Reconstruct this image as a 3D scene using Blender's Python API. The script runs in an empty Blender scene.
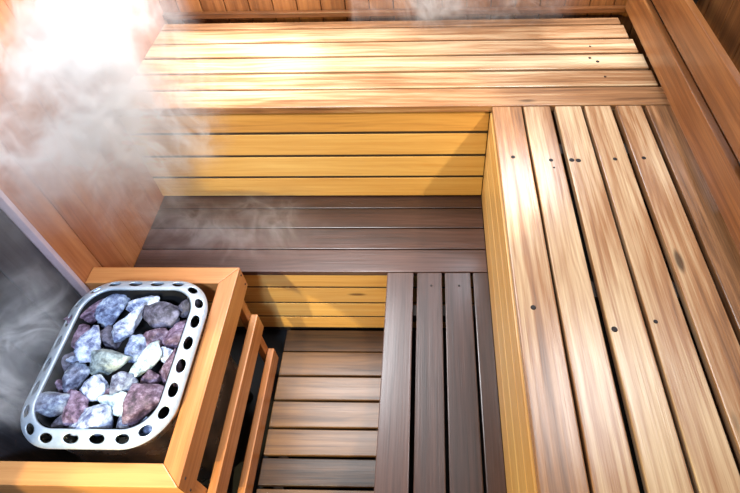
import bpy, bmesh, math, random
from mathutils import Vector, Matrix, noise
random.seed(7)
SC = bpy.context.scene
COL = SC.collection
PI = math.pi

# ------------------------------------------------------------------ camera
cam = bpy.data.cameras.new('camera')
camo = bpy.data.objects.new('camera', cam)
COL.objects.link(camo)
_a, _b, _c = (math.radians(v) for v in (48.5547, -3.205, -2.5456))
fw = Vector((math.sin(_b) * math.cos(_a), math.cos(_b) * math.cos(_a), -math.sin(_a)))
rt = fw.cross(Vector((0, 0, 1))).normalized()
up = rt.cross(fw)
r2 = rt * math.cos(_c) + up * math.sin(_c)
u2 = -rt * math.sin(_c) + up * math.cos(_c)
camo.matrix_world = Matrix(((r2.x, u2.x, -fw.x, -0.201), (r2.y, u2.y, -fw.y, -1.3956),
                            (r2.z, u2.z, -fw.z, 1.1172), (0, 0, 0, 1)))
cam.sensor_width = 36
cam.lens = 538.3379 / 740 * 36
cam.shift_x = -(410.7468 - 370) / 740
cam.shift_y = (200.4782 - 246.5) / 740
cam.clip_start = 0.02
SC.camera = camo

# ------------------------------------------------------------------ colour management, world, lights
SC.view_settings.view_transform = 'Standard'
SC.view_settings.look = 'None'
SC.view_settings.gamma = 1
SC.view_settings.use_curve_mapping = False
SC.view_settings.exposure = -0.08
SC.cycles.use_denoising = True
SC.cycles.volume_step_rate = 0.35
SC.cycles.volume_max_steps = 200
SC.cycles.max_bounces = 8
SC.cycles.volume_bounces = 1

W = bpy.data.worlds.new('world')
SC.world = W
W.use_nodes = True
bg = W.node_tree.nodes['Background']
bg.inputs[0].default_value = (0.80, 0.88, 1.0, 1)
bg.inputs[1].default_value = 0.15


def light(name, kind, loc, target, energy, color, size=0.1, size_y=None, cone=None, blend=0.1):
    l = bpy.data.lights.new(name, kind)
    l.energy = energy
    l.color = color
    if kind == 'AREA':
        l.shape = 'RECTANGLE'
        l.size = size
        l.size_y = size_y or size
    else:
        l.shadow_soft_size = size
    if kind == 'SPOT':
        l.spot_size = math.radians(cone)
        l.spot_blend = blend
    o = bpy.data.objects.new(name, l)
    o.location = loc
    d = Vector(target) - Vector(loc)
    o.rotation_euler = d.to_track_quat('-Z', 'Y').to_euler()
    COL.objects.link(o)
    return o


# low warm light through the door side, ceiling lamp, lamp high on the left, daylight from above, and a few added fills
light('low_sun_light', 'SPOT', (-1.08, -2.75, 0.60), (0.42, -0.30, -0.30), 185, (1.0, 0.83, 0.38), 0.02, cone=62, blend=0.12)
light('front_rail_spot', 'SPOT', (-0.75, -2.30, 1.10), (-0.86, -1.11, -0.32), 180, (1.0, 0.85, 0.42), 0.01, cone=21, blend=0.1)  # added spot that brightens the guard's front rail
light('ceiling_lamp_light', 'SPOT', (0.47, -0.95, 0.86), (-0.44, 0.0, -0.20), 66, (1.0, 0.82, 0.50), 0.02, cone=34, blend=0.3)
light('left_lamp_light', 'AREA', (-0.80, 0.10, 1.20), (-1.10, 0.12, 0.0), 48, (0.92, 0.96, 1.0), 0.7)
light('left_bench_fill', 'SPOT', (-0.72, 0.30, 0.85), (-0.90, 0.28, 0.0), 62, (0.90, 0.95, 1.0), 0.05, cone=46, blend=0.7)  # added fill that whitens the left end of the back bench
light('right_lamp_light', 'SPOT', (0.40, 0.40, 0.75), (0.42, 0.42, 0.0), 26, (0.90, 0.95, 1.0), 0.03, cone=34, blend=0.5)
light('back_sheen_light', 'AREA', (0.22, 0.54, 0.86), (0.15, -0.6, 0.0), 13, (0.72, 0.86, 1.0), 0.45, 0.35)  # added area light for cool sheen on the benches, no window there
light('skylight', 'AREA', (0.48, -0.38, 1.40), (0.20, -0.75, 0.0), 14, (0.95, 0.97, 1.0), 0.5, 0.55)
light('stove_fill_light', 'AREA', (-0.62, -1.75, 1.15), (-1.04, -0.80, -0.22), 4.2, (0.60, 0.76, 1.0), 0.25).data.spread = math.radians(50)  # added bluish fill for the stove and stones only


# ------------------------------------------------------------------ materials
def lin(c):
    return tuple((v / 255 / 12.92 if v / 255 <= 0.04045 else ((v / 255 + 0.055) / 1.055) ** 2.4) for v in c) + (1,)


class NT:
    def __init__(s, name):
        s.m = bpy.data.materials.new(name)
        s.m.use_nodes = True
        s.t = s.m.node_tree
        s.b = s.t.nodes['Principled BSDF']

    def n(s, ty, **kw):
        o = s.t.nodes.new(ty)
        for k, v in kw.items():
            setattr(o, k, v)
        return o

    def l(s, a, b):
        s.t.links.new(a, b)

    def math(s, op, a, b=None, c=None, clamp=False):
        o = s.n('ShaderNodeMath', operation=op)
        o.use_clamp = clamp
        for i, v in enumerate((a, b, c)):
            if v is None:
                continue
            if isinstance(v, (int, float)):
                o.inputs[i].default_value = v
            else:
                s.l(v, o.inputs[i])
        return o.outputs[0]

    def noise(s, vec, scale, detail=4, rough=0.55, dist=0.0):
        o = s.n('ShaderNodeTexNoise')
        o.inputs['Scale'].default_value = scale
        o.inputs['Detail'].default_value = detail
        o.inputs['Roughness'].default_value = rough
        o.inputs['Distortion'].default_value = dist
        if vec is not None:
            s.l(vec, o.inputs['Vector'])
        return o.outputs['Fac']

    def vmul(s, vec, v):
        o = s.n('ShaderNodeVectorMath', operation='MULTIPLY')
        s.l(vec, o.inputs[0])
        o.inputs[1].default_value = v
        return o.outputs[0]

    def ramp(s, fac, stops):
        o = s.n('ShaderNodeValToRGB')
        e = o.color_ramp.elements
        e[0].position, e[0].color = stops[0][0], stops[0][1]
        e[1].position, e[1].color = stops[-1][0], stops[-1][1]
        for p, c in stops[1:-1]:
            x = e.new(p)
            x.color = c
        s.l(fac, o.inputs[0])
        return o.outputs[0]

    def mix(s, fac, a, b, mode='MIX'):
        o = s.n('ShaderNodeMix', data_type='RGBA', blend_type=mode)
        for i, v in ((0, fac), (6, a), (7, b)):
            if isinstance(v, (int, float, tuple)):
                o.inputs[i].default_value = v
            else:
                s.l(v, o.inputs[i])
        return o.outputs[2]


def g3(v):
    return (v, v, v, 1)


def wood(name, light_c, mid_c, dark_c, rough=0.36, knots=1.0, contrast=1.0, blotch=0.5, coat=0.25, bump=0.25):
    k = NT(name)
    gc = k.n('ShaderNodeAttribute', attribute_name='gc').outputs['Vector']
    tone = k.n('ShaderNodeAttribute', attribute_name='tone').outputs['Fac']
    sep = k.n('ShaderNodeSeparateXYZ')
    k.l(gc, sep.inputs[0])
    # cathedral growth rings
    warp = k.noise(k.vmul(gc, (1.5, 9, 9)), 1.0, 3, 0.5, 0.3)
    ph = k.math('ADD', k.math('MULTIPLY', sep.outputs['Y'], 260), k.math('MULTIPLY', warp, 34))
    ring = k.math('MULTIPLY_ADD', k.math('SINE', ph), 0.5, 0.5)
    ring = k.math('POWER', ring, 1.6)
    fib = k.noise(k.vmul(gc, (5, 210, 210)), 1.0, 3, 0.6)
    broad = k.noise(k.vmul(gc, (0.9, 36, 36)), 1.0, 5, 0.65, 0.15)
    blo = k.noise(k.vmul(gc, (1.8, 9, 9)), 1.0, 3, 0.5, 0.3)
    v = k.math('MULTIPLY', ring, 0.11 * contrast)
    v = k.math('ADD', v, k.math('MULTIPLY', k.math('SUBTRACT', fib, 0.5), 0.55 * contrast))
    v = k.math('ADD', v, k.math('MULTIPLY', k.math('SUBTRACT', broad, 0.5), 1.05 * contrast))
    v = k.math('ADD', v, k.math('MULTIPLY', k.math('SUBTRACT', blo, 0.5), blotch))
    v = k.math('ADD', v, k.math('MULTIPLY', tone, 0.40))
    v = k.math('ADD', v, 0.32, clamp=True)
    col = k.ramp(v, [(0.0, light_c), (0.5, mid_c), (1.0, dark_c)])
    # knots
    if knots > 0:
        kv = k.vmul(gc, (2.6, 9.0, 9.0))
        vo = k.n('ShaderNodeTexVoronoi')
        vo.inputs['Scale'].default_value = 1.0
        k.l(kv, vo.inputs['Vector'])
        ks = k.n('ShaderNodeSeparateColor')
        k.l(vo.outputs['Color'], ks.inputs[0])
        sel = k.math('LESS_THAN', ks.outputs[0], 0.22 * knots)
        d = k.math('ADD', vo.outputs['Distance'], k.math('MULTIPLY', k.math('SUBTRACT', fib, 0.5), 0.05))
        kn = k.n('ShaderNodeMapRange', interpolation_type='SMOOTHSTEP')
        kn.inputs['From Min'].default_value = 0.12
        kn.inputs['From Max'].default_value = 0.045
        k.l(d, kn.inputs['Value'])
        kf = k.math('MULTIPLY', kn.outputs[0], sel)
        col = k.mix(k.math('MULTIPLY', kf, 0.8), col, tuple(c * 0.30 for c in dark_c[:3]) + (1,))
    k.l(col, k.b.inputs['Base Color'])
    rr = k.math('MULTIPLY_ADD', k.math('SUBTRACT', broad, 0.5), 0.35, rough, clamp=True)
    k.l(rr, k.b.inputs['Roughness'])
    k.b.inputs['Coat Weight'].default_value = coat
    k.b.inputs['Coat Roughness'].default_value = 0.22
    bp = k.n('ShaderNodeBump')
    bp.inputs['Strength'].default_value = bump
    bp.inputs['Distance'].default_value = 0.002
    k.l(k.math('ADD', fib, broad), bp.inputs['Height'])
    k.l(bp.outputs[0], k.b.inputs['Normal'])
    return k.m


M = {}
M['pale'] = wood('pale_varnished_wood', lin((218, 190, 152)), lin((160, 114, 77)), lin((66, 38, 22)), 0.28, 0.9, 1.05, 1.0)
M['amber'] = wood('amber_panel_wood', lin((238, 200, 128)), lin((214, 162, 90)), lin((146, 92, 44)), 0.42, 0.6, 0.7, 0.4)
M['orange'] = wood('orange_wall_wood', lin((196, 130, 80)), lin((162, 94, 52)), lin((104, 54, 28)), 0.42, 0.6, 0.8, 0.7)
M['russet'] = wood('russet_backrest_wood', lin((164, 108, 60)), lin((120, 72, 37)), lin((58, 32, 16)), 0.34, 0.8, 1.0, 0.8)
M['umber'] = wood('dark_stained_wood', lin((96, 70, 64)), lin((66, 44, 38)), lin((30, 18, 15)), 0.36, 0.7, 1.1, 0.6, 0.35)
M['floor'] = wood('worn_floor_wood', lin((122, 86, 52)), lin((78, 52, 31)), lin((30, 18, 11)), 0.42, 0.8, 1.1, 0.8, 0.2)
M['guard'] = wood('golden_guard_wood', lin((208, 146, 88)), lin((174, 108, 56)), lin((108, 58, 28)), 0.42, 0.4, 0.8, 0.5)
M['soot'] = wood('charcoal_panel', lin((62, 62, 68)), lin((42, 42, 48)), lin((20, 20, 24)), 0.5, 0.0, 1.2, 0.5, 0.0)


def plain(name, col, rough=0.5, metal=0.0, nscale=None, namp=0.2):
    k = NT(name)
    k.b.inputs['Roughness'].default_value = rough
    k.b.inputs['Metallic'].default_value = metal
    tc = k.n('ShaderNodeTexCoord').outputs['Object']
    f = k.noise(tc, nscale or 30, 4, 0.6)
    lo = tuple(c * (1 - namp) for c in col[:3]) + (1,)
    hi = tuple(min(1, c * (1 + namp)) for c in col[:3]) + (1,)
    k.l(k.ramp(f, [(0.3, lo), (0.7, hi)]), k.b.inputs['Base Color'])
    k.l(k.math('MULTIPLY_ADD', f, 0.2, rough - 0.1), k.b.inputs['Roughness'])
    return k.m


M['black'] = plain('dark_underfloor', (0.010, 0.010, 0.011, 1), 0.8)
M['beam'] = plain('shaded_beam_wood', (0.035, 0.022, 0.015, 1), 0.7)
M['steel'] = plain('brushed_steel', (0.52, 0.60, 0.70, 1), 0.36, 0.5, 60, 0.10)
M['bodysteel'] = plain('polished_stove_steel', (0.42, 0.40, 0.38, 1), 0.26, 1.0, 12, 0.15)
M['basin'] = plain('dark_basin_steel', (0.008, 0.008, 0.010, 1), 0.7, 0.4)  # near-black steel for basin and feet
M['nail'] = plain('rusty_nail', (0.016, 0.010, 0.010, 1), 0.6, 0.3)
M['trim'] = plain('lilac_grey_trim', lin((196, 172, 178)), 0.45, 0.0, 20, 0.08)


def stone_mat(name, base, vein, deep):
    k = NT(name)
    tc = k.n('ShaderNodeTexCoord').outputs['Object']
    n1 = k.noise(tc, 34, 6, 0.7, 0.15)
    n2 = k.noise(tc, 95, 4, 0.7)
    c = k.ramp(n1, [(0.38, deep), (0.5, base), (0.64, vein)])
    c = k.mix(0.45, c, k.ramp(n2, [(0.35, g3(0.35)), (0.65, g3(1.0))]), 'MULTIPLY')
    k.l(c, k.b.inputs['Base Color'])
    k.b.inputs['Roughness'].default_value = 0.62
    bp = k.n('ShaderNodeBump')
    bp.inputs['Strength'].default_value = 0.6
    bp.inputs['Distance'].default_value = 0.004
    k.l(k.math('ADD', n1, k.math('MULTIPLY', n2, 0.5)), bp.inputs['Height'])
    k.l(bp.outputs[0], k.b.inputs['Normal'])
    return k.m


ST = {
    'purple': stone_mat('purple_stone', lin((122, 98, 122)), lin((176, 160, 186)), lin((66, 48, 66))),
    'blue': stone_mat('slate_blue_stone', lin((120, 134, 168)), lin((190, 204, 226)), lin((58, 64, 96))),
    'pale': stone_mat('pale_blue_stone', lin((170, 182, 210)), lin((228, 236, 246)), lin((84, 92, 132))),
    'dark': stone_mat('dark_grey_stone', lin((92, 88, 104)), lin((132, 128, 148)), lin((44, 40, 52))),
    'maroon': stone_mat('maroon_stone', lin((100, 76, 94)), lin((166, 146, 166)), lin((48, 32, 44))),
    'green': stone_mat('olive_green_stone', lin((140, 152, 154)), lin((184, 194, 188)), lin((78, 88, 92))),
    'white': stone_mat('greenish_white_stone', lin((192, 208, 210)), lin((232, 240, 240)), lin((108, 124, 136))),
    'grey': stone_mat('mid_grey_stone', lin((122, 128, 152)), lin((184, 194, 208)), lin((62, 62, 84))),
}


# ------------------------------------------------------------------ builders
class MB:
    """collects wood planks (and plain boxes) with grain coordinates; build() links them as one mesh object"""

    def __init__(s):
        s.v, s.f, s.g, s.t = [], [], [], []

    def plank(s, lo, hi, axis=0, bevel=0.003, tone=None, cut=None):
        """cut(v) may move a vertex (mitres)"""
        lo, hi = Vector(lo), Vector(hi)
        bm = bmesh.new()
        bmesh.ops.create_cube(bm, size=1)
        for v in bm.verts:
            v.co = Vector([(lo[i] + hi[i]) / 2 + v.co[i] * (hi[i] - lo[i]) for i in range(3)])
            if cut:
                v.co = cut(v.co.copy())
        if bevel:
            bmesh.ops.bevel(bm, geom=bm.edges[:], offset=bevel, segments=2, affect='EDGES', profile=0.6)
        off = Vector((random.uniform(0, 40), random.uniform(0, 9), random.uniform(0, 9)))
        tone = random.uniform(-0.6, 0.7) if tone is None else tone
        L = hi[axis] - lo[axis]
        if L > 0.5:      # lengthwise cuts so that the grain attribute stays smooth
            pass
        base = len(s.v)
        bm.verts.index_update()
        oth = [i for i in range(3) if i != axis]
        mid = (lo + hi) / 2
        # the across coordinate runs over the widest side
        w = sorted(oth, key=lambda i: -(hi[i] - lo[i]))
        for v in bm.verts:
            s.v.append(tuple(v.co))
            s.g.append((v.co[axis] + off.x, v.co[w[0]] - mid[w[0]] + off.y, v.co[w[1]] - mid[w[1]] + off.z))
            s.t.append(tone)
        for f in bm.faces:
            s.f.append([base + v.index for v in f.verts])
        bm.free()

    def build(s, name, mat, parent=None, origin=None):
        me = bpy.data.meshes.new(name)
        me.from_pydata(s.v, [], s.f)
        a = me.attributes.new('gc', 'FLOAT_VECTOR', 'POINT')
        a.data.foreach_set('vector', [c for g in s.g for c in g])
        b = me.attributes.new('tone', 'FLOAT', 'POINT')
        b.data.foreach_set('value', s.t)
        me.materials.append(mat)
        return link(name, me, parent)


def link(name, me, parent=None):
    o = bpy.data.objects.new(name, me)
    COL.objects.link(o)
    if parent is not None:
        o.parent = parent
        o.matrix_parent_inverse = Matrix.Translation(-Vector(parent.location))
    return o


def thing(name, label, cat, loc, group=None):
    o = bpy.data.objects.new(name, None)
    COL.objects.link(o)
    o.empty_display_size = 0.05
    o.location = loc
    o['label'] = label
    o['category'] = cat
    if group:
        o['group'] = group
    return o


def struct(o):
    o['kind'] = 'structure'
    return o


def bm_obj(name, bm, mat, parent=None, smooth=False):
    me = bpy.data.meshes.new(name)
    bm.to_mesh(me)
    bm.free()
    me.materials.append(mat)
    if smooth:
        me.polygons.foreach_set('use_smooth', [True] * len(me.polygons))
    return link(name, me, parent)


XL, XW = -1.2642, 0.74           # left wall, right wall
YB = 0.565                       # back wall
ZL, ZF = -0.45, -0.8725          # lower bench top, floor boards' top
YN = -1.85                       # near end of what is built
PW = 0.0967                      # board pitch

# ------------------------------------------------------------------ room shell
b = MB()
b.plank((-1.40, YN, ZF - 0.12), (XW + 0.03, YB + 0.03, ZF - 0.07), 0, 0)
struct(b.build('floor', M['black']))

b = MB()
x = XL - 0.03
while x < XW + 0.02:
    b.plank((x + 0.0012, YB, ZF - 0.07), (x + 0.0935, YB + 0.025, 1.0), 2, 0.0035, random.uniform(-0.3, 0.5))
    x += 0.095
b.plank((XL - 0.05, YB + 0.025, ZF - 0.07), (XW, YB + 0.04, 1.0), 2, 0, 1)
struct(b.build('wall_back', M['russet']))

b = MB()
y = YB - 0.09
while y > -0.50:
    y0 = max(y, -0.517)
    b.plank((XL - 0.022, y0 + 0.0006, ZF - 0.07), (XL, y + 0.0894, 1.0), 2, 0.0015, random.uniform(-0.3, 0.5))
    y -= 0.09
b.plank((XL - 0.022, -0.517, ZF - 0.07), (XL, y + 0.0885, 1.0), 2, 0.003, 0.1)
struct(b.build('wall_left', M['orange']))
b = MB()
b.plank((-1.296, -0.533, ZF - 0.07), (XL + 0.002, -0.518, 1.0), 2, 0.003)
struct(b.build('trim_1', M['trim']))
b = MB()
y = -0.535
while y > YN:
    b.plank((-1.315, y - 0.118, ZF - 0.07), (-1.286, y - 0.001, 1.0), 2, 0.002)
    y -= 0.12
o = b.build('heat_shield', M['soot'])
o['label'] = 'charcoal boarded panel on the left behind and beside the stove'
o['category'] = 'wall panel'

b = MB()
y = YB + 0.02
while y > YN:
    b.plank((XW, y - 0.128, ZF - 0.07), (XW + 0.022, y, 1.0), 2, 0.004, random.uniform(-0.2, 0.5))
    y -= 0.13
struct(b.build('wall_right', M['russet']))
b = MB()
b.plank((XL + 0.001, YB - 0.022, 0.012), (XW - 0.18, YB - 0.001, 0.034), 0, 0.003, 0.9)
struct(b.build('trim_2', M['russet']))


def nail_at(parent, x, y, z, r=0.0045):
    bm = bmesh.new()
    bmesh.ops.create_cone(bm, segments=14, radius1=r * 1.35, radius2=r, depth=0.0016, cap_ends=True)
    bmesh.ops.translate(bm, verts=bm.verts, vec=(x, y, z + 0.0006))
    bm_obj('nail', bm, M['nail'], parent)


T = 0.026
# ------------------------------------------------------------------ upper back bench
ub = thing('bench', 'high pale wooden bench running left to right along the back wall', 'bench', (-0.35, 0.27, ZF - 0.07))
b = MB()
edges = [0.0, PW, 2 * PW, 3 * PW, 4 * PW, 5 * PW, 5 * PW + 0.053]
gaps = [0.008, 0.013, 0.012, 0.010, 0.009, 0.008]
ends = [0.572, 0.560, 0.556, 0.545, 0.534, 0.526]
for i in range(6):
    b.plank((XL + 0.002, edges[i] + (gaps[i - 1] / 2 if i else 0), -T), (ends[i], edges[i + 1] - gaps[i] / 2, 0), 0, 0.003,
            [0.35, 0.1, -0.15, -0.1, 0.2, 0.6][i])
b.build('seat', M['pale'], ub)
b = MB()
uz = [-0.028, -0.120, -0.229, -0.339, -0.449]
for i in range(4):
    b.plank((XL + 0.002, 0.006, uz[i + 1] + 0.006), (-0.005, 0.026, uz[i] - (0.006 if i else 0.010)), 0, 0.003, [0.5, 0.0, -0.1, 0.1][i])
b.build('front_panel', M['amber'], ub)
b = MB()
b.plank((XL + 0.002, 0.027, -0.449), (-0.005, 0.034, -0.03), 0, 0, 1)
for z in uz[1:-1]:
    b.plank((XL + 0.002, 0.0085, z - 0.0058), (-0.005, 0.0265, z + 0.0058), 0, 0, 1)  # dark strips fill the gaps to stand in for their shade
b.build('gap_shade_backing', M['beam'], ub)
for xx in (-1.15, -0.62, -0.10, 0.42):
    b = MB()
    b.plank((xx, 0.040, -0.07), (xx + 0.045, 0.53, -T - 0.001), 1, 0.002)
    b.build('support_beam', M['beam'], ub)
    b = MB()
    b.plank((xx, 0.49, ZF - 0.069), (xx + 0.045, 0.53, -0.072), 2, 0.002)
    b.build('leg', M['beam'], ub)
nail_at(ub, 0.365, 0.262, 0)
nail_at(ub, 0.388, 0.240, 0, 0.005)
nail_at(ub, 0.395, 0.150, 0, 0.0035)
nail_at(ub, 0.38, 0.335, 0, 0.0035)

# ------------------------------------------------------------------ upper right bench
rb = thing('bench', 'high pale wooden bench on the right with lengthwise boards towards the viewer', 'bench', (0.28, -0.9, ZF - 0.07))
b = MB()
gp = [0.0, 0.007, 0.016, 0.011, 0.017, 0.014, 0.002]
for i in range(6):
    b.plank((i * PW + gp[i] / 2, YN + 0.03, -T), ((i + 1) * PW - gp[i + 1] / 2, -0.005, 0), 1, 0.003,
            [0.25, 0.0, -0.1, -0.2, 0.15, 0.75][i])
b.build('seat', M['pale'], rb)
b = MB()
for i in range(4):
    b.plank((-0.004, YN + 0.03, uz[i + 1] + 0.002), (0.022, 0.003, uz[i] - 0.002 + (0.0005 if i else 0)), 1, 0.003, [0.2, -0.1, -0.2, 0.0][i])
b.build('side_panel', M['amber'], rb)
b = MB()
b.plank((0.024, YN + 0.03, -0.449), (0.03, 0.003, -0.03), 1, 0, 1)
for z in uz[1:-1]:
    b.plank((-0.001, YN + 0.03, z - 0.0018), (0.0235, 0.003, z + 0.0018), 1, 0, 1)  # shade of the panel gaps put in as dark strips
b.build('gap_shade_backing', M['beam'], rb)
for yy in (-0.2, -0.7, -1.2, -1.7):
    b = MB()
    b.plank((0.04, yy, -0.07), (0.57, yy + 0.045, -T - 0.001), 0, 0.002)
    b.build('support_beam', M['beam'], rb)
    b = MB()
    b.plank((0.53, yy, ZF - 0.069), (0.57, yy + 0.045, -0.072), 2, 0.002)
    b.build('leg', M['beam'], rb)
for xx, yy, r in ((0.043, -0.240, 0.005), (0.152, -0.254, 0.005), (0.156, -0.285, 0.0025), (0.212, -0.254, 0.006), (0.231, -0.256, 0.006),
                  (0.338, -0.251, 0.005), (0.422, -0.247, 0.005), (0.038, -0.745, 0.005), (0.213, -0.80, 0.0055), (0.31, -0.78, 0.004)):
    nail_at(rb, xx, yy, 0, r)

# ------------------------------------------------------------------ lower back bench
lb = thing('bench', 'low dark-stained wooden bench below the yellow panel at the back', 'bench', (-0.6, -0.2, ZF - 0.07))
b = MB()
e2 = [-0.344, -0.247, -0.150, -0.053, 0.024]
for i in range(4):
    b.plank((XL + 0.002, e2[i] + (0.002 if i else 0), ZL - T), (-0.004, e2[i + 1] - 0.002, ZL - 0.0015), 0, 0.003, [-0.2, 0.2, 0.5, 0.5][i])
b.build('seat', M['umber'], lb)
b = MB()
lz = [-0.478, -0.564, -0.673, -0.778, ZF + 0.001]
for i in range(4):
    b.plank((XL + 0.002, -0.338, lz[i + 1] + 0.0055), (-0.004, -0.318, lz[i] - 0.0055), 0, 0.003, [0.0, 0.1, -0.1, 0.3][i])
b.build('front_panel', M['amber'], lb)
b = MB()
b.plank((XL + 0.002, -0.317, ZF - 0.06), (-0.004, -0.31, -0.48), 0, 0, 1)
for z in lz[1:-1]:
    b.plank((XL + 0.002, -0.3355, z - 0.0053), (-0.004, -0.3175, z + 0.0053), 0, 0, 1)  # dark filler strips imitate shade between the panel boards
b.build('gap_shade_backing', M['beam'], lb)
for xx in (-1.2, -0.6, -0.08):
    b = MB()
    b.plank((xx, -0.30, ZL - 0.07), (xx + 0.04, -0.0, ZL - T - 0.002), 1, 0.002)
    b.build('support_beam', M['beam'], lb)
    b = MB()
    b.plank((xx, -0.05, ZF - 0.069), (xx + 0.04, -0.0, ZL - 0.072), 2, 0.002)
    b.build('leg', M['beam'], lb)

# ------------------------------------------------------------------ lower right bench
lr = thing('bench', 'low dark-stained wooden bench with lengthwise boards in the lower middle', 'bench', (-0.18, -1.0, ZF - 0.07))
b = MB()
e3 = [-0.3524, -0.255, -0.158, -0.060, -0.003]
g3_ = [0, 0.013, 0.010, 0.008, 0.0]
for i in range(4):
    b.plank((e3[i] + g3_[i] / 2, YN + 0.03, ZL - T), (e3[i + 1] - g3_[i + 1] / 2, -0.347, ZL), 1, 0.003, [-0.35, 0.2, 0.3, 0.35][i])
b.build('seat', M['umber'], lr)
b = MB()
for i in range(4):
    b.plank((-0.344, YN + 0.03, lz[i + 1] + 0.0025), (-0.326, -0.342, lz[i] - 0.0025), 1, 0.003)
b.build('side_panel', M['amber'], lr)
for yy in (-0.5, -1.1, -1.7):
    b = MB()
    b.plank((-0.32, yy, ZL - 0.07), (-0.01, yy + 0.04, ZL - T - 0.001), 0, 0.002)
    b.build('support_beam', M['beam'], lr)
    b = MB()
    b.plank((-0.06, yy, ZF - 0.069), (-0.02, yy + 0.04, ZL - 0.072), 2, 0.002)
    b.build('leg', M['beam'], lr)
nail_at(lr, -0.20, -0.40, ZL, 0.003)
nail_at(lr, -0.105, -0.40, ZL, 0.003)

# ------------------------------------------------------------------ floor grating
b = MB()
ye = [-0.345, -0.440, -0.540, -0.637, -0.735, -0.833, -0.931, -1.029, -1.127, -1.225, -1.323, -1.421, -1.519, -1.617, -1.715, -1.81]
for i in range(len(ye) - 1):
    g = [0.004, 0.005, 0.009, 0.006, 0.011, 0.012, 0.011][min(i, 6)]
    b.plank((-0.790, ye[i + 1] + g / 2, ZF - 0.022), (-0.346, ye[i] - g / 2, ZF), 0, 0.003)
for xx in (-0.74, -0.40):
    b.plank((xx, -1.80, ZF - 0.069), (xx + 0.035, -0.35, ZF - 0.0225), 1, 0.002, 1)
o = b.build('duckboard', M['floor'])
o['label'] = 'slatted brown wooden duckboard on the floor between stove guard and low bench'
o['category'] = 'duckboard'

# ------------------------------------------------------------------ backrest on the right wall
bk = thing('backrest', 'reddish wooden backrest of two long boards fixed along the right wall', 'backrest', (0.6, -0.6, 0.04))
for z0, z1, tn in ((0.032, 0.146, 0.1), (0.178, 0.300, 0.2)):
    b = MB()
    b.plank((0.545, YN + 0.05, z0), (0.568, YB - 0.024, z1), 1, 0.003, tn)
    b.build('board', M['russet'], bk)
for yy in (0.40, -0.45, -1.2):
    b = MB()
    b.plank((0.569, yy, 0.045), (XW - 0.003, yy + 0.04, 0.285), 2, 0.002)
    b.build('bracket', M['beam'], bk)

# ------------------------------------------------------------------ guard rail around the stove
gd = thing('heater_guard', 'golden wooden guard rail framing the stove full of stones', 'guard rail', (-1.0, -0.77, ZF - 0.07))
ZH = -0.26
XO, XI = -0.795, -0.848
YGB, YGBI, YGF, YGFI = -0.457, -0.516, -1.079, -1.026
ZB = ZH - 0.1


def cut_right(c):
    if c.x < -0.82:
        c.y = YGBI if c.y > -0.7 else YGFI
    return c


b = MB()
b.plank((XI, YGF + 0.0005, ZB), (XO, YGB - 0.0005, ZH), 1, 0.0025, 0.0, cut_right)
b.build('side_rail', M['guard'], gd)


def cut_back(c):
    if c.x > -0.9:
        c.x = XO - 0.0005 if c.y > -0.49 else XI - 0.0005
    return c


b = MB()
b.plank((XL + 0.002, YGBI, ZB), (XO, YGB, ZH), 0, 0.0025, 0.0, cut_back)
b.build('back_rail', M['guard'], gd)


def cut_front(c):
    if c.x > -0.9:
        c.x = XO - 0.0005 if c.y < -1.05 else XI - 0.0005
    return c


b = MB()
b.plank((-1.284, YGF, ZB), (XO, YGFI, ZH), 0, 0.0025, -0.7, cut_front)  # lighter wood tone stands in for sunlight on this rail
b.build('front_rail', M['guard'], gd)
for z0, z1, tn in ((-0.603, -0.512, 0.1), (-0.850, -0.768, 0.25)):
    b = MB()
    b.plank((-0.820, YGF + 0.002, z0), (-0.795, -0.478, z1), 1, 0.004, tn)
    b.build('lower_rail', M['guard'], gd)
    b = MB()
    b.plank((-1.284, YGF, z0), (-0.822, YGF + 0.024, z1), 0, 0.004, tn)
    b.build('lower_rail', M['guard'], gd)
for y0 in (-0.505, YGF + 0.026):
    b = MB()
    b.plank((-0.846, y0, ZF - 0.069), (-0.8215, y0 + 0.032, ZB - 0.001), 2, 0.003, 0.1)
    b.build('post', M['guard'], gd)
for yy, zz in ((-0.470, -0.285), (-0.470, -0.335), (-1.052, -0.285), (-1.066, -0.335)):
    bm = bmesh.new()
    bmesh.ops.create_cone(bm, segments=12, radius1=0.0035, radius2=0.003, depth=0.002, cap_ends=True)
    bmesh.ops.rotate(bm, verts=bm.verts, matrix=Matrix.Rotation(PI / 2, 3, 'Y'))
    bmesh.ops.translate(bm, verts=bm.verts, vec=(XO + 0.0006, yy, zz))
    bm_obj('screw', bm, M['nail'], gd)

# ------------------------------------------------------------------ stove
HX0, HX1, HY0, HY1 = -1.236, -0.838, -1.006, -0.532
RC = 0.115


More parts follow.
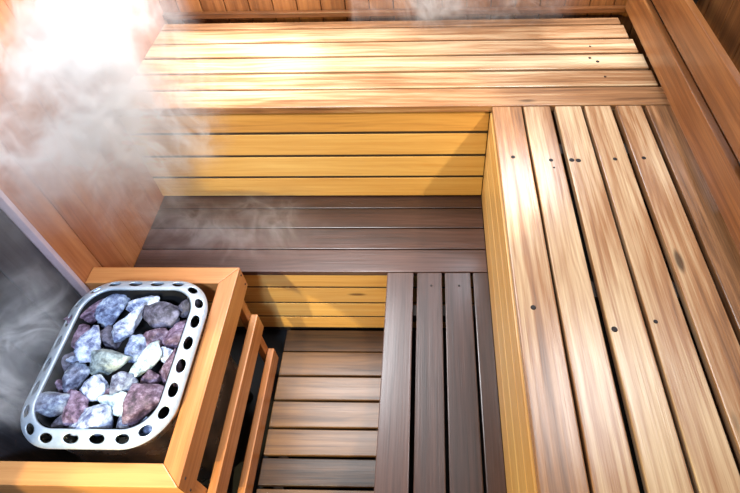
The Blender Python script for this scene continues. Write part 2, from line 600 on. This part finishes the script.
def rr_path(off, n=None):
    """point at arc parameter s (0..1) on the rounded rectangle inset by off; starts mid front, runs counter-clockwise"""
    x0, x1, y0, y1 = HX0, HX1, HY0, HY1
    w, h = x1 - x0 - 2 * RC, y1 - y0 - 2 * RC
    q = PI / 2 * RC
    P = 2 * w + 2 * h + 4 * q

    def f(s):
        d = (s % 1.0) * P
        segs = [('l', (x0 + RC + w / 2, y0), (1, 0), w / 2), ('a', (x1 - RC, y0 + RC), -PI / 2, q), ('l', (x1, y0 + RC), (0, 1), h),
                ('a', (x1 - RC, y1 - RC), 0, q), ('l', (x1 - RC, y1), (-1, 0), w), ('a', (x0 + RC, y1 - RC), PI / 2, q),
                ('l', (x0, y1 - RC), (0, -1), h), ('a', (x0 + RC, y0 + RC), PI, q), ('l', (x0 + RC, y0), (1, 0), w / 2 + 1e-6)]
        for k, p, a, L in segs:
            if d <= L + 1e-9:
                if k == 'l':
                    nx, ny = a[1], -a[0]
                    return (p[0] + a[0] * d - nx * off, p[1] + a[1] * d - ny * off)
                t = a + d / RC
                return (p[0] + math.cos(t) * (RC - off), p[1] + math.sin(t) * (RC - off))
            d -= L
        return (x0 + RC + w / 2, y0 + off)
    return f


st = thing('sauna_stove', 'steel sauna stove with a perforated rounded rim behind the wooden guard', 'stove', (-1.044, -0.77, ZF - 0.07))


def prof(t):
    """collar from its inner lip (t=0) to its outer edge (t=1): inset, height"""
    off = 0.037 * (1 - t)
    z = -0.203 - 0.006 * t - 0.013 * t * t
    return off, z


def collar_pt(s, t):
    off, z = prof(t)
    x, y = rr_path(off)(s)
    return (x, y, z)


NH = 24
bm = bmesh.new()
K = 8
for c in range(NH):
    s0 = c / NH
    per = [(i / K, 0) for i in range(K)] + [(1, i / K) for i in range(K)] + [(1 - i / K, 1) for i in range(K)] + [(0, 1 - i / K) for i in range(K)]
    outer, midr, inner = [], [], []
    for a, t in per:
        th = math.atan2((t - 0.5), (a - 0.5))
        ea, et = 0.5 + 0.30 * math.cos(th), 0.5 + 0.28 * math.sin(th)
        ma, mt = 0.5 * (a + ea) * 0.5 + 0.5 * ea, 0.5 * (t + et) * 0.5 + 0.5 * et
        outer.append(bm.verts.new(collar_pt(s0 + a / NH, t)))
        midr.append(bm.verts.new(collar_pt(s0 + ma / NH, mt)))
        inner.append(bm.verts.new(collar_pt(s0 + ea / NH, et)))
    n = len(per)
    for i in range(n):
        j = (i + 1) % n
        bm.faces.new((outer[i], outer[j], midr[j], midr[i]))
        bm.faces.new((midr[i], midr[j], inner[j], inner[i]))
# rolled outer lip and short inner lip
NS = NH * K
lipo = [(0.0, -0.222), (-0.001, -0.226), (0.001, -0.231), (0.006, -0.233)]
lipi = [(0.037, -0.203), (0.040, -0.205), (0.041, -0.214)]
for prof_, fl in ((lipo, False), (lipi, True)):
    rings = [[bm.verts.new((*rr_path(off)(i / NS), z)) for i in range(NS)] for off, z in prof_]
    for a_, b_ in zip(rings, rings[1:]):
        for i in range(NS):
            j = (i + 1) % NS
            q = (a_[i], a_[j], b_[j], b_[i])
            bm.faces.new(q if not fl else q[::-1])
bmesh.ops.remove_doubles(bm, verts=bm.verts, dist=0.00005)
bmesh.ops.recalc_face_normals(bm, faces=bm.faces)
o = bm_obj('perforated_rim', bm, M['steel'], st, True)
md = o.modifiers.new('thickness', 'SOLIDIFY')
md.thickness = 0.0022
md.offset = -1


def ring_wall(name, prof_, mat, cap=None, smooth=True):
    bm = bmesh.new()
    rings = [[bm.verts.new((*rr_path(off)(i / NS), z)) for i in range(NS)] for off, z in prof_]
    for a_, b_ in zip(rings, rings[1:]):
        for i in range(NS):
            j = (i + 1) % NS
            bm.faces.new((a_[i], a_[j], b_[j], b_[i]))
    if cap:
        bm.faces.new(rings[-1])
    bmesh.ops.remove_doubles(bm, verts=bm.verts, dist=0.00005)
    bmesh.ops.recalc_face_normals(bm, faces=bm.faces)
    return bm_obj(name, bm, mat, st, smooth)


ring_wall('basin', [(0.0435, -0.207), (0.050, -0.26), (0.058, -0.320), (0.07, -0.33)], M['basin'], True)
ring_wall('body', [(0.007, -0.2335), (0.010, -0.262), (0.024, -0.29), (0.028, -0.80)], M['bodysteel'], True)
for fx in (-1.18, -0.91):
    for fy in (-0.95, -0.60):
        bm = bmesh.new()
        bmesh.ops.create_cone(bm, segments=20, radius1=0.018, radius2=0.014, depth=0.141, cap_ends=True)
        bmesh.ops.translate(bm, verts=bm.verts, vec=(fx, fy, -0.871))
        bm_obj('foot', bm, M['basin'], st)

# ------------------------------------------------------------------ stones
# x, y, length, width, angle, colour, height offset, label
STONES = [
    (-1.190, -0.630, .125, .060, 55, 'purple', .022, 'long purple-grey stone leaning on the back left corner of the rim'),
    (-1.125, -0.610, .100, .074, 78, 'blue', .014, 'slate-blue stone at the back beside the long purple one'),
    (-1.042, -0.600, .118, .056, 16, 'pale', .018, 'pale bluish stone against the middle of the back rim'),
    (-0.975, -0.640, .135, .066, -14, 'dark', .012, 'wide dark grey-purple stone just in front of the pale back stone'),
    (-0.910, -0.600, .066, .084, 90, 'dark', .000, 'charcoal stone tucked in the back right corner of the rim'),
    (-1.058, -0.680, .125, .060, 48, 'pale', .046, 'bright bluish-white knobbly stone lying on top near the back centre'),
    (-1.110, -0.700, .074, .058, 110, 'dark', -.006, 'dark stone half hidden left of the knobbly bluish-white one'),
    (-1.185, -0.712, .080, .064, 34, 'purple', .004, 'dull purple stone behind the upright bluish-white one'),
    (-1.139, -0.742, .106, .070, 96, 'pale', .036, 'upright bluish-white stone in the left half of the pile'),
    (-0.970, -0.705, .080, .066, 10, 'maroon', .006, 'squarish maroon stone below the wide dark grey one'),
    (-0.912, -0.702, .094, .056, 43, 'purple', .022, 'ridged violet stone by the right rim near the back'),
    (-1.068, -0.775, .118, .066, 5, 'green', .038, 'olive-green flat stone in the middle of the pile'),
    (-1.010, -0.744, .072, .070, 0, 'blue', .014, 'deep blue stone right behind the olive-green flat one'),
    (-0.960, -0.776, .122, .040, 54, 'white', .044, 'white pointed sliver of stone on top, right of centre'),
    (-0.893, -0.794, .092, .054, 100, 'maroon', .008, 'mauve stone wedged against the middle of the right rim'),
    (-1.147, -0.822, .078, .070, 99, 'grey', .020, 'blue-grey rounded stone below the upright bluish-white one'),
    (-1.080, -0.845, .080, .058, -8, 'pale', .034, 'small white triangular stone in front of the olive-green one'),
    (-1.008, -0.832, .078, .070, 20, 'grey', .032, 'light grey many-sided stone in the centre of the pile'),
    (-0.945, -0.822, .074, .044, 24, 'maroon', .012, 'small brownish purple stone under the white sliver'),
    (-0.925, -0.884, .106, .096, 69, 'maroon', .040, 'large round reddish-purple speckled stone near the front right rim'),
    (-0.998, -0.895, .114, .056, -20, 'white', .022, 'pale flat stone left of the large reddish-purple one'),
    (-1.110, -0.905, .140, .064, 122, 'purple', .032, 'tall purple-grey slab with a pale edge near the front left'),
    (-1.040, -0.922, .105, .074, 24, 'pale', .034, 'big pale blue stone at the middle of the front rim'),
    (-0.973, -0.950, .044, .044, 117, 'grey', .006, 'tiny grey-brown stone at the front rim between bigger ones'),
    (-0.915, -0.948, .088, .042, 39, 'blue', .000, 'narrow blue-grey stone low in the front right corner'),
    (-1.180, -0.895, .108, .090, 10, 'grey', .040, 'big grey stone with pale cracks in the front left corner'),
    (-1.140, -0.948, .054, .050, 26, 'dark', -.008, 'small dark stone under the edge of the big grey corner stone'),
    (-1.188, -0.778, .062, .076, 95, 'dark', .000, 'smooth charcoal stone against the left rim'),
    (-1.196, -0.840, .060, .052, 0, 'purple', -.008, 'low dusky stone behind the big grey corner stone'),
    (-1.047, -0.872, .056, .044, 0, 'maroon', -.010, 'dark brown stone deep between the white ones in front'),
    (-1.163, -0.778, .034, .030, 86, 'pale', .036, 'pebble-sized pale stone left of the olive-green one'),
    (-0.925, -0.758, .040, .036, 11, 'pale', .018, 'little pale stone behind the tip of the white sliver'),
]


def stone(x, y, L, Wd, ang, colour, dz, label, seed):
    rnd = random.Random(seed * 13 + 5)
    bm = bmesh.new()
    bmesh.ops.create_icosphere(bm, subdivisions=4, radius=1)
    planes = []
    for _ in range(13):
        n = Vector((rnd.gauss(0, 1), rnd.gauss(0, 1), rnd.gauss(0, 1))).normalized()
        planes.append((n, rnd.uniform(0.52, 0.92)))
    planes += [(Vector((0, 0, 1)), 0.85), (Vector((0, 0, -1)), 0.75)]
    L, Wd = L * 1.02, Wd * 0.99
    H = min(0.085, 0.9 * Wd + 0.018)
    so = Vector((seed * 3.1, seed * 1.7, 0))
    for v in bm.verts:
        d = v.co.normalized()
        acc = 0.0
        for n, h in planes:
            c = d.dot(n)
            if c > 0.02:
                acc += (c / h) ** 44
        rr = acc ** (-1 / 44)
        rr = min(rr, 1.25)
        p = d * rr
        p *= 1 + 0.12 * noise.noise(p * 1.3 + so) + 0.09 * noise.noise(p * 3.5 + so) + 0.035 * noise.noise(p * 11 + so)
        v.co = Vector((p.x * L * 0.53, p.y * Wd * 0.53, p.z * H * 0.5))
    o = bm_obj('sauna_stone', bm, ST[colour], None, True)
    zb = -0.256 + dz * 0.62
    y = max(y, -1.006 + 0.045 + 0.38 * max(abs(L * math.sin(math.radians(ang))), Wd))
    o.location = (x, y, zb)
    o.rotation_euler = (rnd.uniform(-0.22, 0.22), rnd.uniform(-0.22, 0.22), math.radians(ang))
    o['label'] = label
    o['category'] = 'stone'
    o['group'] = 'stones heaped in the stove'
    return o


for i, s in enumerate(STONES):
    stone(*s, i + 1)


# ------------------------------------------------------------------ steam
def steam(lo, hi, clouds, label):
    bm = bmesh.new()
    bmesh.ops.create_cube(bm, size=1)
    lo, hi = Vector(lo), Vector(hi)
    for v in bm.verts:
        v.co = Vector([(lo[i] + hi[i]) / 2 + v.co[i] * (hi[i] - lo[i]) for i in range(3)])
    k = NT('steam')
    k.t.nodes.remove(k.b)
    out = [n for n in k.t.nodes if n.type == 'OUTPUT_MATERIAL'][0]
    vs = k.n('ShaderNodeVolumeScatter')
    vs.inputs['Color'].default_value = (0.98, 0.98, 1.0, 1)
    vs.inputs['Anisotropy'].default_value = 0.1
    k.l(vs.outputs[0], out.inputs['Volume'])
    tc = k.n('ShaderNodeTexCoord').outputs['Object']
    w = k.n('ShaderNodeTexNoise')
    w.inputs['Scale'].default_value = 3.0
    w.inputs['Detail'].default_value = 2
    k.l(tc, w.inputs['Vector'])
    sub = k.n('ShaderNodeVectorMath', operation='SUBTRACT')
    k.l(w.outputs['Color'], sub.inputs[0])
    sub.inputs[1].default_value = (0.5, 0.5, 0.5)
    ad = k.n('ShaderNodeVectorMath', operation='ADD')
    k.l(tc, ad.inputs[0])
    k.l(k.vmul(sub.outputs[0], (0.5, 0.5, 0.5)), ad.inputs[1])
    big = k.noise(ad.outputs[0], 4.6, 3, 0.55, 0.4)
    fine = k.noise(k.vmul(ad.outputs[0], (1, 1, 0.8)), 9.0, 4, 0.6, 0.6)
    ridge = k.math('MULTIPLY_ADD', k.math('ABSOLUTE', k.math('SUBTRACT', fine, 0.5)), -9.0, 1.0, clamp=True)
    ridge = k.math('POWER', ridge, 1.5)
    mr = k.n('ShaderNodeMapRange', interpolation_type='SMOOTHSTEP')
    mr.inputs['From Min'].default_value = 0.40
    mr.inputs['From Max'].default_value = 0.62
    k.l(big, mr.inputs['Value'])
    body = k.math('MULTIPLY', mr.outputs[0], k.math('MULTIPLY_ADD', ridge, 1.5, 0.15))
    body = k.math('ADD', body, k.math('MULTIPLY_ADD', ridge, 0.22, 0.07))
    tot = None
    for c, r, d in clouds:
        s1 = k.n('ShaderNodeVectorMath', operation='SUBTRACT')
        k.l(tc, s1.inputs[0])
        s1.inputs[1].default_value = c
        s2 = k.vmul(s1.outputs[0], tuple(1 / q for q in r))
        ln = k.n('ShaderNodeVectorMath', operation='LENGTH')
        k.l(s2, ln.inputs[0])
        m2 = k.n('ShaderNodeMapRange', interpolation_type='SMOOTHSTEP')
        m2.inputs['From Min'].default_value = 1.0
        m2.inputs['From Max'].default_value = 0.1
        m2.inputs['To Max'].default_value = d
        k.l(ln.outputs['Value'], m2.inputs['Value'])
        tot = m2.outputs[0] if tot is None else k.math('ADD', tot, m2.outputs[0])
    k.l(k.math('MULTIPLY', tot, body), vs.inputs['Density'])
    o = bm_obj('steam', bm, k.m)
    o['kind'] = 'stuff'
    o['label'] = label
    o['category'] = 'steam'


steam((-1.255, -1.00, -0.16), (-0.55, 0.40, 0.48),
      (((-1.22, -0.25, 0.36), (0.42, 0.60, 0.44), 12.0),
       ((-1.10, -0.12, -0.02), (0.28, 0.46, 0.24), 6.0),
       ((-1.20, -0.85, -0.02), (0.16, 0.30, 0.18), 6.0)),
      'white steam drifting over the stove and up the left wall')
steam((-0.50, 0.10, 0.01), (0.50, 0.55, 0.22),
      (((-0.15, 0.52, 0.10), (0.60, 0.20, 0.14), 8.0),),
      'thin steam hanging above the high bench along the back wall')
steam((-1.25, -0.45, -0.44), (-0.45, -0.02, -0.28),
      (((-0.92, -0.22, -0.36), (0.40, 0.20, 0.09), 4.0),),
      'faint steam low over the left end of the dark back bench')
